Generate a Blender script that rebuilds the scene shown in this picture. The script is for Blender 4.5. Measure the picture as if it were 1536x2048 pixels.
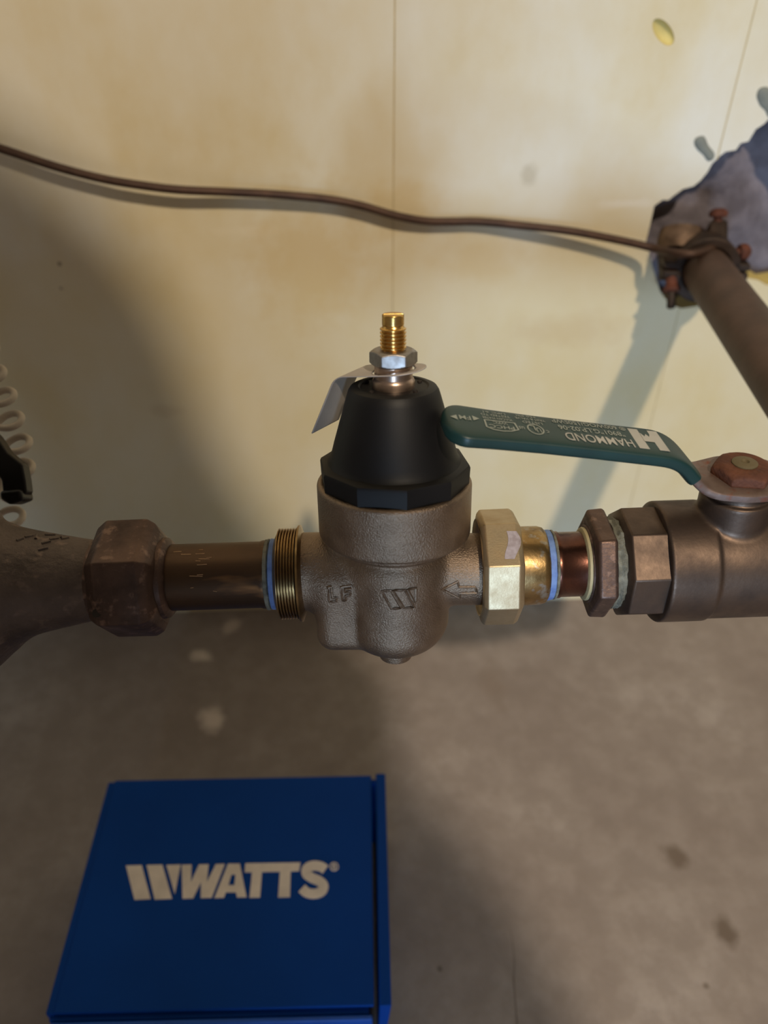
import bpy, bmesh, math, random
import numpy as np
from mathutils import Vector, Matrix

for o in list(bpy.data.objects):
    bpy.data.objects.remove(o, do_unlink=True)
scene = bpy.context.scene
COL = scene.collection
random.seed(7)

# ------------------------------------------------------------------ camera
FPX = 1600.0                      # focal length in pixels of the 1536 x 2048 frame
TH = math.radians(39.5)           # downward pitch
CAM = Vector((0.0, -0.2395, 0.6205))
PSI = math.radians(2.6)           # camera turned slightly to the right
YAW = Matrix.Rotation(-PSI, 3, 'Z')
CR = YAW @ Vector((1, 0, 0)); CU = YAW @ Vector((0, math.sin(TH), math.cos(TH))); CB = YAW @ Vector((0, -math.cos(TH), math.sin(TH)))
WALL_Y = 0.3563
cam = bpy.data.cameras.new('camera'); camo = bpy.data.objects.new('camera', cam); COL.objects.link(camo)
camo.matrix_world = Matrix.Translation(CAM) @ Matrix((CR, CU, CB)).transposed().to_4x4()
cam.sensor_fit = 'VERTICAL'; cam.sensor_height = 9.8; cam.sensor_width = 7.35
cam.lens = FPX / 2048 * 9.8
cam.clip_start = 0.01
cam.dof.use_dof = True; cam.dof.focus_distance = 0.325; cam.dof.aperture_fstop = 1.9
scene.camera = camo

# ------------------------------------------------------------------ light and exposure
scene.view_settings.view_transform = 'Standard'
scene.view_settings.look = 'None'
scene.view_settings.gamma = 1.0
scene.view_settings.use_curve_mapping = False
scene.view_settings.exposure = 0.0
world = bpy.data.worlds.new('basement_ambient'); scene.world = world; world.use_nodes = True
bg = world.node_tree.nodes['Background']
bg.inputs['Color'].default_value = (1.0, 0.83, 0.64, 1); bg.inputs['Strength'].default_value = 0.135

def lamp(name, kind, loc, energy, color, size, target=None):
    l = bpy.data.lights.new(name, kind); l.energy = energy; l.color = color
    if kind == 'POINT': l.shadow_soft_size = size
    else: l.shape = 'DISK'; l.size = size
    o = bpy.data.objects.new(name, l); COL.objects.link(o); o.location = loc
    if target is not None:
        o.rotation_euler = (Vector(target) - Vector(loc)).to_track_quat('-Z', 'Y').to_euler()
    return o
L1 = Vector((0.42, -2.1, 2.85))
L2 = Vector((-0.20, -2.6, 0.38))
lamp('ceiling_bulb_light', 'POINT', L1, 290, (1.0, 0.83, 0.62), 0.05)
lamp('work_light', 'AREA', L2, 42, (0.50, 0.72, 1.0), 0.50, (0.15, 0.3, 0.36))

# ------------------------------------------------------------------ helpers
def pix_dir(px, py):
    return (CR * ((px - 768) / FPX) + CU * ((1024 - py) / FPX) - CB)
def at_depth(px, py, d):
    return CAM + pix_dir(px, py) * d
def on_wall(px, py, off=0.0):
    v = pix_dir(px, py); return CAM + v * ((WALL_Y - off - CAM.y) / v.y)
def on_z(px, py, z=0.0):
    v = pix_dir(px, py); return CAM + v * ((z - CAM.z) / v.z)

def link(o, parent=None):
    COL.objects.link(o)
    if parent is not None: o.parent = parent
    return o
def tag(o, label=None, cat=None, group=None, kind=None):
    if label: o['label'] = label
    if cat: o['category'] = cat
    if group: o['group'] = group
    if kind: o['kind'] = kind
    return o
def thing(name, loc, label, cat, group=None):
    o = bpy.data.objects.new(name, None); o.empty_display_size = 0.02
    COL.objects.link(o); o.location = loc
    return tag(o, label, cat, group)
def rootloc(parent):
    p = Vector((0, 0, 0))
    while parent is not None:
        p += Vector(parent.location); parent = parent.parent
    return p
def mesh_obj(name, verts, faces, mat, parent=None, smooth=True, angle=35, loc=None):
    """verts in WORLD coordinates; a top-level object gets its origin at loc"""
    base = rootloc(parent)
    if loc is None: loc = Vector((0, 0, 0)) if parent is not None else Vector(np.mean(np.array([tuple(v) for v in verts]), axis=0))
    org = base + Vector(loc)
    A = np.array([tuple(v) for v in verts], dtype=float) - np.array(tuple(org))
    me = bpy.data.meshes.new(name)
    me.from_pydata(A.tolist(), [], [list(map(int, f)) for f in faces])
    me.validate(); me.update()
    if smooth:
        me.polygons.foreach_set('use_smooth', [True] * len(me.polygons))
        if angle: me.set_sharp_from_angle(angle=math.radians(angle))
    if mat is not None:
        for m in (mat if isinstance(mat, (list, tuple)) else [mat]): me.materials.append(m)
    o = bpy.data.objects.new(name, me); o.location = loc
    return link(o, parent)

# ---- frames: local px-units -> world
U = 0.334 / FPX
def frame(px, py, a, T, depth=0.334):
    """origin at a pixel, x axis turned a degrees in the image, z axis tilted T degrees towards the camera"""
    a, T = math.radians(a), math.radians(T)
    ex = CR * math.cos(a) + CU * math.sin(a)
    up = -CR * math.sin(a) + CU * math.cos(a)
    ez = up * math.cos(T) + CB * math.sin(T)
    ey = ez.cross(ex)
    O = at_depth(px, py, depth)
    R = np.array([list(ex), list(ey), list(ez)])
    O_ = np.array(list(O))
    def f(p):
        return (np.atleast_2d(np.asarray(p, dtype=float)) * U) @ R + O_
    f.ex, f.ey, f.ez, f.O = ex, ey, ez, O
    return f
def shifted(f, dx, dy, dz):
    O = f([dx, dy, dz])[0]; R = np.array([list(f.ex), list(f.ey), list(f.ez)])
    def g(p): return (np.atleast_2d(np.asarray(p, dtype=float)) * U) @ R + O
    g.ex, g.ey, g.ez, g.O = f.ex, f.ey, f.ez, Vector(O)
    return g
def tilted(f, T):
    T = math.radians(T)
    ez = f.ez * math.cos(T) - f.ey * math.sin(T); ey = ez.cross(f.ex)
    R = np.array([list(f.ex), list(ey), list(ez)]); O = np.array(list(f.O))
    def g(p): return (np.atleast_2d(np.asarray(p, dtype=float)) * U) @ R + O
    g.ex, g.ey, g.ez, g.O = f.ex, ey, ez, f.O
    return g

def lathe_geo(prof, axis='X', n=64, off=0.0, caps=True, jit=0.0):
    """prof = [(along, r)...]; angle 0 faces local -y, growing towards +z (axis X) or +x (axis Z)"""
    vs, fs = [], []
    for (s, r) in prof:
        for k in range(n):
            t = math.radians(off) + 2 * math.pi * k / n
            rr = r * (1 + (random.uniform(-jit, jit) if jit else 0))
            c, sn = -rr * math.cos(t), rr * math.sin(t)
            vs.append((s, c, sn) if axis == 'X' else (sn, c, s))
    m = len(prof)
    for i in range(m - 1):
        for k in range(n):
            a, b = i * n + k, i * n + (k + 1) % n
            q = (a, b, b + n, a + n)
            fs.append(q if axis == 'Z' else q[::-1])
    if caps:
        f0 = list(range(n)); f1 = [(m - 1) * n + k for k in range(n)]
        fs.append(f0[::-1] if axis == 'Z' else f0); fs.append(f1 if axis == 'Z' else f1[::-1])
    return vs, fs
def fix_normals(o):
    bm = bmesh.new(); bm.from_mesh(o.data); bmesh.ops.recalc_face_normals(bm, faces=bm.faces); bm.to_mesh(o.data); bm.free()
    return o
def lathe(name, prof, F, mat, parent, axis='X', n=64, off=0.0, caps=True, angle=35, smooth=True, jit=0.0, bevel=0):
    vs, fs = lathe_geo(prof, axis, n, off, caps, jit)
    o = mesh_obj(name, F(vs), fs, mat, parent, smooth, angle)
    fix_normals(o)
    if bevel:
        b = o.modifiers.new('bevel', 'BEVEL'); b.width = bevel * U; b.segments = 3; b.limit_method = 'ANGLE'; b.angle_limit = math.radians(25)
        b.harden_normals = False
    return o

def surface_nets(fn, lo, hi, step):
    ax = [np.arange(lo[i], hi[i] + step, step) for i in range(3)]
    X, Y, Z = np.meshgrid(*ax, indexing='ij')
    V = fn(X, Y, Z)
    V = np.where(V == 0, 1e-6, V)
    n = np.array(V.shape) - 1
    S = np.zeros(tuple(n) + (3,)); C = np.zeros(tuple(n))
    def sub(o): return V[o[0]:o[0] + n[0], o[1]:o[1] + n[1], o[2]:o[2] + n[2]]
    for axis in range(3):
        others = [i for i in range(3) if i != axis]
        for p in (0, 1):
            for q in (0, 1):
                a = [0, 0, 0]; a[others[0]] = p; a[others[1]] = q
                b = list(a); b[axis] = 1
                va, vb = sub(a), sub(b)
                m = (va < 0) != (vb < 0)
                t = np.where(m, va / np.where(m, va - vb, 1), 0)
                for d in range(3):
                    S[..., d] += np.where(m, (t if d == axis else a[d]), 0)
                C += m
    mask = C > 0
    idx = -np.ones(tuple(n), dtype=int); idx[mask] = np.arange(mask.sum())
    cells = np.argwhere(mask)
    P = (S[mask] / C[mask][:, None] + cells) * step + np.array(lo)
    faces = []
    for axis in range(3):
        u, w = (axis + 1) % 3, (axis + 2) % 3
        sl0 = [slice(None)] * 3; sl1 = [slice(None)] * 3
        sl0[axis] = slice(0, n[axis]); sl1[axis] = slice(1, n[axis] + 1)
        for k in (u, w): sl0[k] = slice(1, n[k]); sl1[k] = slice(1, n[k])
        va, vb = V[tuple(sl0)], V[tuple(sl1)]
        for sign in (1, -1):
            m = (va < 0) & (vb > 0) if sign == 1 else (va > 0) & (vb < 0)
            e = np.argwhere(m)
            if not len(e): continue
            e[:, u] += 1; e[:, w] += 1
            def c(du, dw):
                q = e.copy(); q[:, u] += du; q[:, w] += dw
                return idx[q[:, 0], q[:, 1], q[:, 2]]
            quad = np.stack([c(-1, -1), c(0, -1), c(0, 0), c(-1, 0)], axis=1)
            faces.append(quad if sign == 1 else quad[:, ::-1])
    return P, np.concatenate(faces)
def sdf_obj(name, fn, lo, hi, step, F, mat, parent, angle=None):
    P, Q = surface_nets(fn, lo, hi, step)
    return mesh_obj(name, F(P), Q.tolist(), mat, parent, True, angle)
def smin(a, b, k):
    h = np.clip(0.5 + 0.5 * (b - a) / k, 0, 1)
    return b * (1 - h) + a * h - k * h * (1 - h)
def smax(a, b, k): return -smin(-a, -b, k)
def cyl(x, y, z, axis, r, lo, hi, rnd=0.0):
    if axis == 'X': q, s = np.sqrt(y * y + z * z), x
    elif axis == 'Y': q, s = np.sqrt(x * x + z * z), y
    else: q, s = np.sqrt(x * x + y * y), z
    dr = q - r + rnd; ds = np.abs(s - (lo + hi) / 2) - (hi - lo) / 2 + rnd
    return np.minimum(np.maximum(dr, ds), 0) + np.sqrt(np.maximum(dr, 0) ** 2 + np.maximum(ds, 0) ** 2) - rnd
def rbox(x, y, z, c, h, r):
    dx, dy, dz = np.abs(x - c[0]) - h[0] + r, np.abs(y - c[1]) - h[1] + r, np.abs(z - c[2]) - h[2] + r
    return np.minimum(np.maximum(dx, np.maximum(dy, dz)), 0) + np.sqrt(np.maximum(dx, 0) ** 2 + np.maximum(dy, 0) ** 2 + np.maximum(dz, 0) ** 2) - r
def capsule(x, y, z, a, b, ra, rb):
    a, b = np.array(a, float), np.array(b, float); d = b - a
    t = np.clip(((x - a[0]) * d[0] + (y - a[1]) * d[1] + (z - a[2]) * d[2]) / (d @ d), 0, 1)
    return np.sqrt((x - a[0] - t * d[0]) ** 2 + (y - a[1] - t * d[1]) ** 2 + (z - a[2] - t * d[2]) ** 2) - (ra + (rb - ra) * t)
def ell(x, y, z, c, r):
    k = np.sqrt(((x - c[0]) / r[0]) ** 2 + ((y - c[1]) / r[1]) ** 2 + ((z - c[2]) / r[2]) ** 2)
    return (k - 1) * min(r)
def hexp(x, y, R, n, off):
    """distance to an n-gon of circumradius R, vertices at off + k*360/n"""
    d = None
    for k in range(n):
        t = math.radians(off + 180 / n + k * 360 / n)
        v = x * math.sin(t) - y * math.cos(t) - R * math.cos(math.pi / n)
        d = v if d is None else np.maximum(d, v)
    return d

def tube_geo(pts, rad, n=10, closed=False):
    """pts world, rad scalar or list"""
    P = [Vector(p) for p in pts]; m = len(P)
    R = [rad] * m if not hasattr(rad, '__len__') else list(rad)
    vs, fs = [], []
    prev = None
    for i in range(m):
        if closed: t = (P[(i + 1) % m] - P[i - 1])
        else: t = P[min(i + 1, m - 1)] - P[max(i - 1, 0)]
        t.normalize()
        if prev is None:
            a = Vector((0, 0, 1)) if abs(t.z) < 0.9 else Vector((1, 0, 0))
            nrm = t.cross(a).normalized()
        else:
            nrm = (prev - t * prev.dot(t)).normalized()
        prev = nrm; bn = t.cross(nrm)
        for k in range(n):
            q = 2 * math.pi * k / n
            vs.append(P[i] + nrm * (R[i] * math.cos(q)) + bn * (R[i] * math.sin(q)))
    for i in range(m if closed else m - 1):
        j = (i + 1) % m
        for k in range(n):
            fs.append((i * n + k, i * n + (k + 1) % n, j * n + (k + 1) % n, j * n + k))
    if not closed:
        fs.append(list(range(n))[::-1]); fs.append([(m - 1) * n + k for k in range(n)])
    return vs, fs
def tubes(name, polylines, rad, mat, parent, n=8, closed=False):
    V, Fc = [], []
    for pl in polylines:
        v, f = tube_geo(pl, rad, n, closed)
        b = len(V); V += v; Fc += [[i + b for i in q] for q in f]
    return fix_normals(mesh_obj(name, V, Fc, mat, parent, True, 50))
def spline(pts, per=8):
    P = [np.array(tuple(p), float) for p in pts]; out = []
    P = [2 * P[0] - P[1]] + P + [2 * P[-1] - P[-2]]
    for i in range(1, len(P) - 2):
        for k in range(per):
            t = k / per
            out.append(0.5 * ((2 * P[i]) + (-P[i - 1] + P[i + 1]) * t + (2 * P[i - 1] - 5 * P[i] + 4 * P[i + 1] - P[i + 2]) * t * t + (-P[i - 1] + 3 * P[i] - 3 * P[i + 1] + P[i + 2]) * t ** 3))
    out.append(P[-2])
    return [Vector(p) for p in out]
def prism_geo(poly, d0, d1, mapf):
    """2-D polygon extruded between d0 and d1; mapf((u,v,d)) -> world"""
    n = len(poly)
    vs = [mapf((u, v, d0)) for u, v in poly] + [mapf((u, v, d1)) for u, v in poly]
    fs = [list(range(n))[::-1], [n + i for i in range(n)]] + [(i, (i + 1) % n, n + (i + 1) % n, n + i) for i in range(n)]
    return vs, fs
def prisms(name, polys, d0, d1, mapf, mat, parent, smooth=False, angle=30, loc=None):
    V, Fc = [], []
    for p in polys:
        v, f = prism_geo(p, d0, d1, mapf); b = len(V); V += v; Fc += [[i + b for i in q] for q in f]
    return fix_normals(mesh_obj(name, V, Fc, mat, parent, smooth, angle, loc))
def text_geo(s, size, extr=0.0, bold=0.0, shear=0.0, align='LEFT', spacing=1.0):
    cu = bpy.data.curves.new('t', 'FONT'); cu.body = s; cu.size = size; cu.extrude = extr; cu.offset = bold
    cu.shear = shear; cu.align_x = align; cu.space_character = spacing; cu.resolution_u = 3
    ob = bpy.data.objects.new('t', cu); COL.objects.link(ob)
    me = bpy.data.meshes.new_from_object(ob.evaluated_get(bpy.context.evaluated_depsgraph_get()))
    vs = [tuple(v.co) for v in me.vertices]; fs = [list(p.vertices) for p in me.polygons]
    bpy.data.objects.remove(ob, do_unlink=True); bpy.data.curves.remove(cu); bpy.data.meshes.remove(me)
    return vs, fs

# ------------------------------------------------------------------ materials
def srgb(r, g, b):
    f = lambda c: (c / 255 / 12.92) if c / 255 <= 0.04045 else ((c / 255 + 0.055) / 1.055) ** 2.4
    return (f(r), f(g), f(b), 1)
class NT:
    def __init__(self, name):
        self.m = bpy.data.materials.new(name); self.m.use_nodes = True
        self.t = self.m.node_tree; self.b = self.t.nodes['Principled BSDF']
        self.co = self.t.nodes.new('ShaderNodeTexCoord').outputs['Object']
    def node(self, kind, **kw):
        n = self.t.nodes.new(kind)
        for k, v in kw.items(): setattr(n, k, v)
        return n
    def lk(self, a, b): self.t.links.new(a, b)
    def noise(self, scale, detail=4, rough=0.55, stretch=None, vec=None):
        n = self.node('ShaderNodeTexNoise'); n.inputs['Scale'].default_value = scale
        n.inputs['Detail'].default_value = detail; n.inputs['Roughness'].default_value = rough
        src = vec or self.co
        if stretch:
            mp = self.node('ShaderNodeMapping'); mp.inputs['Scale'].default_value = stretch; self.lk(src, mp.inputs['Vector']); src = mp.outputs['Vector']
        self.lk(src, n.inputs['Vector']); return n.outputs['Fac']
    def ramp(self, fac, stops):
        r = self.node('ShaderNodeValToRGB'); e = r.color_ramp.elements
        while len(e) < len(stops): e.new(0.5)
        for el, (p, c) in zip(e, stops): el.position = p; el.color = c
        self.lk(fac, r.inputs['Fac']); return r.outputs['Color']
    def mix(self, fac, a, b):
        n = self.node('ShaderNodeMix', data_type='RGBA')
        if isinstance(fac, (int, float)): n.inputs['Factor'].default_value = fac
        else: self.lk(fac, n.inputs['Factor'])
        for v, i in ((a, 6), (b, 7)):
            if isinstance(v, tuple): n.inputs[i].default_value = v
            else: self.lk(v, n.inputs[i])
        return n.outputs[2]
    def bump(self, h, strength, dist):
        n = self.node('ShaderNodeBump'); n.inputs['Strength'].default_value = strength; n.inputs['Distance'].default_value = dist
        self.lk(h, n.inputs['Height']); 
        old = self.b.inputs['Normal']
        if old.is_linked: self.lk(old.links[0].from_socket, n.inputs['Normal'])
        self.lk(n.outputs['Normal'], old)
    def set(self, color=None, rough=None, metal=None, spec=None):
        for v, k in ((color, 'Base Color'), (rough, 'Roughness'), (metal, 'Metallic'), (spec, 'Specular IOR Level')):
            if v is None: continue
            if isinstance(v, (int, float, tuple)): self.b.inputs[k].default_value = v
            else: self.lk(v, self.b.inputs[k])
        return self
BW = lambda v: (v, v, v, 1)
def metal(name, c1, c2, scale=120, rough=(0.3, 0.5), met=1.0, bump=None, c3=None, s3=400, stretch=None):
    t = NT(name)
    f = t.noise(scale, 5, 0.6, stretch)
    c = t.ramp(f, [(0.35, c1), (0.68, c2)])
    if c3:
        c = t.mix(t.ramp(t.noise(s3, 3, 0.6, stretch), [(0.56, BW(0)), (0.68, BW(1))]), c, c3)
    r = t.ramp(f, [(0.3, BW(rough[0])), (0.7, BW(rough[1]))])
    t.set(c, r, met)
    if bump: t.bump(t.noise(bump[0], 3, 0.6), bump[1], bump[2])
    return t.m
def plain(name, c, rough=0.5, met=0.0, bump=None, c2=None, scale=60, spec=None):
    t = NT(name)
    f = t.noise(scale, 4)
    d = c2 or tuple(list(np.array(c[:3]) * 0.82) + [1])
    t.set(t.ramp(f, [(0.35, d), (0.65, c)]), rough, met, spec)
    if bump: t.bump(t.noise(bump[0], 3, 0.6), bump[1], bump[2])
    return t.m

M = {}
M['bronze'] = metal('cast_bronze', srgb(134, 116, 99), srgb(156, 137, 118), 90, (0.38, 0.48), 0.9, (1500, 0.7, 0.0005))
M['thread'] = metal('machined_bronze', srgb(168, 140, 96), srgb(140, 112, 74), 200, (0.25, 0.38), 1.0)
M['black'] = plain('black_plastic', srgb(17, 16, 17), 0.5, bump=(1500, 0.08, 0.0003), spec=0.3)
M['brass'] = metal('bright_brass', srgb(226, 186, 114), srgb(202, 160, 90), 300, (0.22, 0.32), 1.0)
M['steel'] = metal('zinc_steel', srgb(160, 155, 152), srgb(142, 136, 133), 300, (0.38, 0.46), 1.0)
M['collar'] = metal('nickel_collar', srgb(196, 172, 156), srgb(170, 148, 132), 250, (0.3, 0.42), 1.0)
M['nutbrass'] = metal('dull_brass', srgb(196, 178, 146), srgb(182, 160, 126), 120, (0.42, 0.52), 0.9, (1200, 0.15, 0.0003))
M['nipple'] = metal('brass_tail', srgb(180, 150, 102), srgb(130, 108, 76), 130, (0.25, 0.45), 1.0, (500, 0.2, 0.0004), srgb(176, 176, 172), 160)
M['copper'] = metal('old_copper_pipe', srgb(100, 78, 59), srgb(76, 61, 51), 40, (0.34, 0.5), 0.9, (700, 0.1, 0.0003), srgb(150, 112, 76), 90, (0.25, 1, 1))
M['copper_red'] = metal('red_copper_stub', srgb(108, 72, 60), srgb(78, 53, 46), 80, (0.22, 0.36), 0.95, (600, 0.12, 0.0003))
M['oldbrass'] = metal('tarnished_brass', srgb(102, 86, 75), srgb(78, 66, 59), 70, (0.42, 0.56), 0.85, (500, 0.14, 0.0004))
M['oldnut'] = metal('tarnished_union', srgb(106, 86, 77), srgb(78, 64, 59), 60, (0.42, 0.6), 0.8, (420, 0.35, 0.0006), srgb(132, 108, 96), 190)
M['meter'] = metal('grey_cast_bronze', srgb(88, 79, 75), srgb(116, 104, 98), 60, (0.5, 0.66), 0.7, (360, 0.6, 0.0009), srgb(128, 112, 104), 150)
M['green'] = plain('green_vinyl', srgb(13, 50, 49), 0.42, bump=(300, 0.06, 0.0003), c2=srgb(12, 45, 45))
M['print'] = plain('silver_print', srgb(176, 176, 172), 0.5)
M['printdim'] = plain('worn_print', srgb(150, 158, 152), 0.55)
M['plate'] = metal('worn_handle_plate', srgb(128, 111, 105), srgb(104, 87, 80), 100, (0.5, 0.62), 0.6, (700, 0.2, 0.0003), srgb(120, 72, 54), 120)
M['rust'] = plain('rusty_steel', srgb(104, 62, 42), 0.75, 0.25, (350, 0.5, 0.0008), srgb(82, 47, 33), 160)
M['rustbutton'] = plain('olive_button', srgb(108, 97, 72), 0.7, 0.3, (600, 0.3, 0.0004))
M['rustred'] = plain('red_rust', srgb(108, 60, 43), 0.8, 0.1, (300, 0.4, 0.0008), srgb(82, 46, 34), 120)
M['service'] = plain('brown_service_pipe', srgb(92, 71, 60), 0.6, 0.3, (250, 0.25, 0.0006), srgb(75, 58, 49), 40)
M['clamp'] = plain('dark_clamp_metal', srgb(70, 56, 48), 0.6, 0.5, (350, 0.4, 0.0007), srgb(52, 42, 36), 90)
M['wire'] = plain('brown_copper_wire', srgb(84, 62, 50), 0.55, 0.5, None, srgb(66, 48, 40), 60)
M['tape'] = plain('blue_thread_tape', srgb(110, 140, 196), 0.6, 0, (900, 0.3, 0.0004), srgb(88, 116, 176), 300)
M['paste'] = plain('grey_green_paste', srgb(126, 126, 114), 0.7, 0, (700, 0.6, 0.0008), srgb(90, 90, 80), 240)
M['ring'] = plain('pale_ring', srgb(178, 166, 128), 0.6, 0, (700, 0.3, 0.0004))
M['dark'] = plain('dark_gap', srgb(38, 30, 26), 0.7)
M['tag'] = plain('grey_paper_tag', srgb(176, 168, 162), 0.5)
M['coil'] = plain('white_coiled_cable', srgb(196, 184, 168), 0.5)
M['clip'] = plain('black_glossy_clip', srgb(22, 19, 17), 0.35, spec=0.25)
M['logo'] = plain('white_logo_ink', srgb(236, 224, 214), 0.6)
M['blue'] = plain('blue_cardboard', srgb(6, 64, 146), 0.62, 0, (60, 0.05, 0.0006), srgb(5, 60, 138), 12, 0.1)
M['blue_lit'] = plain('lit_blue_cardboard_edge', srgb(14, 86, 184), 0.5, c2=srgb(12, 80, 172))  # same cardboard, with the cool light on the front flap painted in
M['inside'] = plain('brown_cardboard_inside', srgb(60, 50, 44), 0.9)

# wall board
def spot(c, p, r, col, amt, stretch=(1, 1, 1)):
    """a stain, scuff or painted patch of light or shade with its own ragged outline round the point p (object coordinates)"""
    vm = t.node('ShaderNodeVectorMath', operation='SUBTRACT'); t.lk(t.co, vm.inputs[0]); vm.inputs[1].default_value = tuple(p)
    vs = t.node('ShaderNodeVectorMath', operation='MULTIPLY'); t.lk(vm.outputs[0], vs.inputs[0]); vs.inputs[1].default_value = stretch
    ln = t.node('ShaderNodeVectorMath', operation='LENGTH'); t.lk(vs.outputs[0], ln.inputs[0])
    nz = t.node('ShaderNodeMath', operation='MULTIPLY_ADD'); nz.inputs[1].default_value = r * 1.6; t.lk(t.noise(55, 3), nz.inputs[0]); t.lk(ln.outputs['Value'], nz.inputs[2])
    dv = t.node('ShaderNodeMath', operation='DIVIDE'); t.lk(nz.outputs[0], dv.inputs[0]); dv.inputs[1].default_value = r * 2.6
    return t.mix(t.ramp(dv.outputs[0], [(0.45, BW(amt)), (0.72, BW(0))]), c, col)
t = NT('cream_wall_board')
n1 = t.noise(8.5, 6, 0.6, (1.0, 1.0, 0.7)); n2 = t.noise(34, 4, 0.6, (1, 1, 0.3)); n3 = t.noise(220, 2)
c = t.ramp(n1, [(0.34, srgb(220, 205, 166)), (0.48, srgb(227, 218, 192)), (0.64, srgb(232, 228, 213))])
c = t.mix(t.ramp(n2, [(0.5, BW(0)), (0.78, BW(0.25))]), c, srgb(214, 204, 176))
# lower board yellower: slight own tint, mostly warm light painted into the colour
sx = t.node('ShaderNodeSeparateXYZ'); t.lk(t.co, sx.inputs[0])
mr = t.node('ShaderNodeMapRange'); mr.inputs['From Min'].default_value = 0.33; mr.inputs['From Max'].default_value = 0.47
t.lk(sx.outputs['Z'], mr.inputs['Value'])
ad = t.node('ShaderNodeMath', operation='ADD'); t.lk(mr.outputs[0], ad.inputs[0])
sc = t.node('ShaderNodeMath', operation='MULTIPLY_ADD'); sc.inputs[1].default_value = 1.6; sc.inputs[2].default_value = -0.8
t.lk(t.noise(9, 4), sc.inputs[0]); t.lk(sc.outputs[0], ad.inputs[1])
c = t.mix(t.ramp(ad.outputs[0], [(0.2, BW(0.5)), (0.9, BW(0))]), c, srgb(214, 194, 140))
def ws(px, py):
    p = on_wall(px, py); return (p.x, 0, p.z)
for px, py, r, col_, amt, st in ((1255, 408, 0.010, srgb(240, 236, 224), 0.6, (0.4, 1, 2.2)), (510, 462, 0.012, srgb(236, 226, 200), 0.4, (0.4, 1, 2.6)), (1058, 352, 0.006, srgb(186, 176, 150), 0.5, (0.9, 1, 0.7)), (119, 528, 0.0022, srgb(120, 100, 72), 0.8, (1, 1, 1)), (122, 577, 0.0018, srgb(130, 108, 78), 0.7, (1, 1, 1)),  # the two pale streaks are highlights painted into the board colour
                                 (1150, 660, 0.022, srgb(206, 184, 140), 0.5, (0.4, 1, 1.2)), (620, 520, 0.032, srgb(212, 188, 134), 0.6, (0.6, 1, 0.5)), (800, 420, 0.02, srgb(214, 190, 136), 0.5, (0.6, 1, 0.8)), (960, 520, 0.02, srgb(214, 192, 144), 0.45, (0.5, 1, 0.9)), (330, 820, 0.008, srgb(200, 180, 140), 0.4, (0.5, 1, 1))):  # tan patches: mottled stain with the pipe run's warm-toned shadow painted in
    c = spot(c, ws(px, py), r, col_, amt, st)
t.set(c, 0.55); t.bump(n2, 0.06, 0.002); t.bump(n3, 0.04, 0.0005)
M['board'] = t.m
M['foam'] = plain('yellow_foam_core', srgb(222, 204, 130), 0.8, bump=(200, 0.3, 0.001))
M['seam'] = plain('tan_seam_caulk', srgb(204, 186, 142), 0.8)
M['bare'] = plain('bare_foundation_concrete', srgb(128, 122, 131), 0.85, 0, (60, 0.7, 0.004), srgb(90, 84, 91), 34)
M['grey_splash'] = plain('grey_mortar_smear', srgb(134, 138, 130), 0.8, bump=(150, 0.5, 0.002))
# floor
t = NT('concrete_floor')
n1 = t.noise(7, 6, 0.6); n2 = t.noise(45, 5, 0.65); n3 = t.noise(500, 2)
c = t.ramp(n1, [(0.35, srgb(136, 125, 120)), (0.55, srgb(149, 139, 134)), (0.7, srgb(160, 151, 147))])
c = t.mix(t.ramp(n2, [(0.42, BW(0.45)), (0.62, BW(0))]), c, srgb(124, 113, 107))
c = spot(c, on_z(1350, 1712), 0.012, srgb(96, 82, 70), 0.75)
c = spot(c, on_z(1452, 1862), 0.011, srgb(92, 78, 66), 0.8, (1.2, 0.8, 1))
c = spot(c, on_z(880, 1938), 0.003, srgb(80, 70, 62), 0.8)
c = spot(c, on_z(1412, 1972), 0.003, srgb(90, 78, 66), 0.7)
c = spot(c, on_z(405, 1312), 0.010, srgb(226, 214, 204), 0.8, (0.8, 1, 1))  # this and the next patch: light leaking into the shadow, painted in
c = spot(c, on_z(425, 1437), 0.012, srgb(222, 208, 198), 0.7, (0.9, 0.7, 1))
c = spot(c, on_z(462, 1250), 0.012, srgb(222, 208, 198), 0.6)
c = spot(c, on_z(985, 1370), 0.016, srgb(122, 108, 98), 0.5, (1, 0.5, 1))
t.set(c, 0.8); t.bump(n2, 0.25, 0.002); t.bump(n3, 0.2, 0.0006)
M['floor'] = t.m

# ------------------------------------------------------------------ the setting
def box_geo(x0, x1, y0, y1, z0, z1):
    vs = [(x, y, z) for x in (x0, x1) for y in (y0, y1) for z in (z0, z1)]
    fs = [(0, 1, 3, 2), (4, 6, 7, 5), (0, 4, 5, 1), (2, 3, 7, 6), (0, 2, 6, 4), (1, 5, 7, 3)]
    return vs, fs
v, f = box_geo(-2.5, 2.5, -3.6, WALL_Y + 0.25, -0.1, 0.0)
fl = mesh_obj('floor', v, f, M['floor'], None, False, loc=(0, 0, 0)); tag(fl, 'grey brown concrete floor with dark spots', kind='structure')

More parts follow.
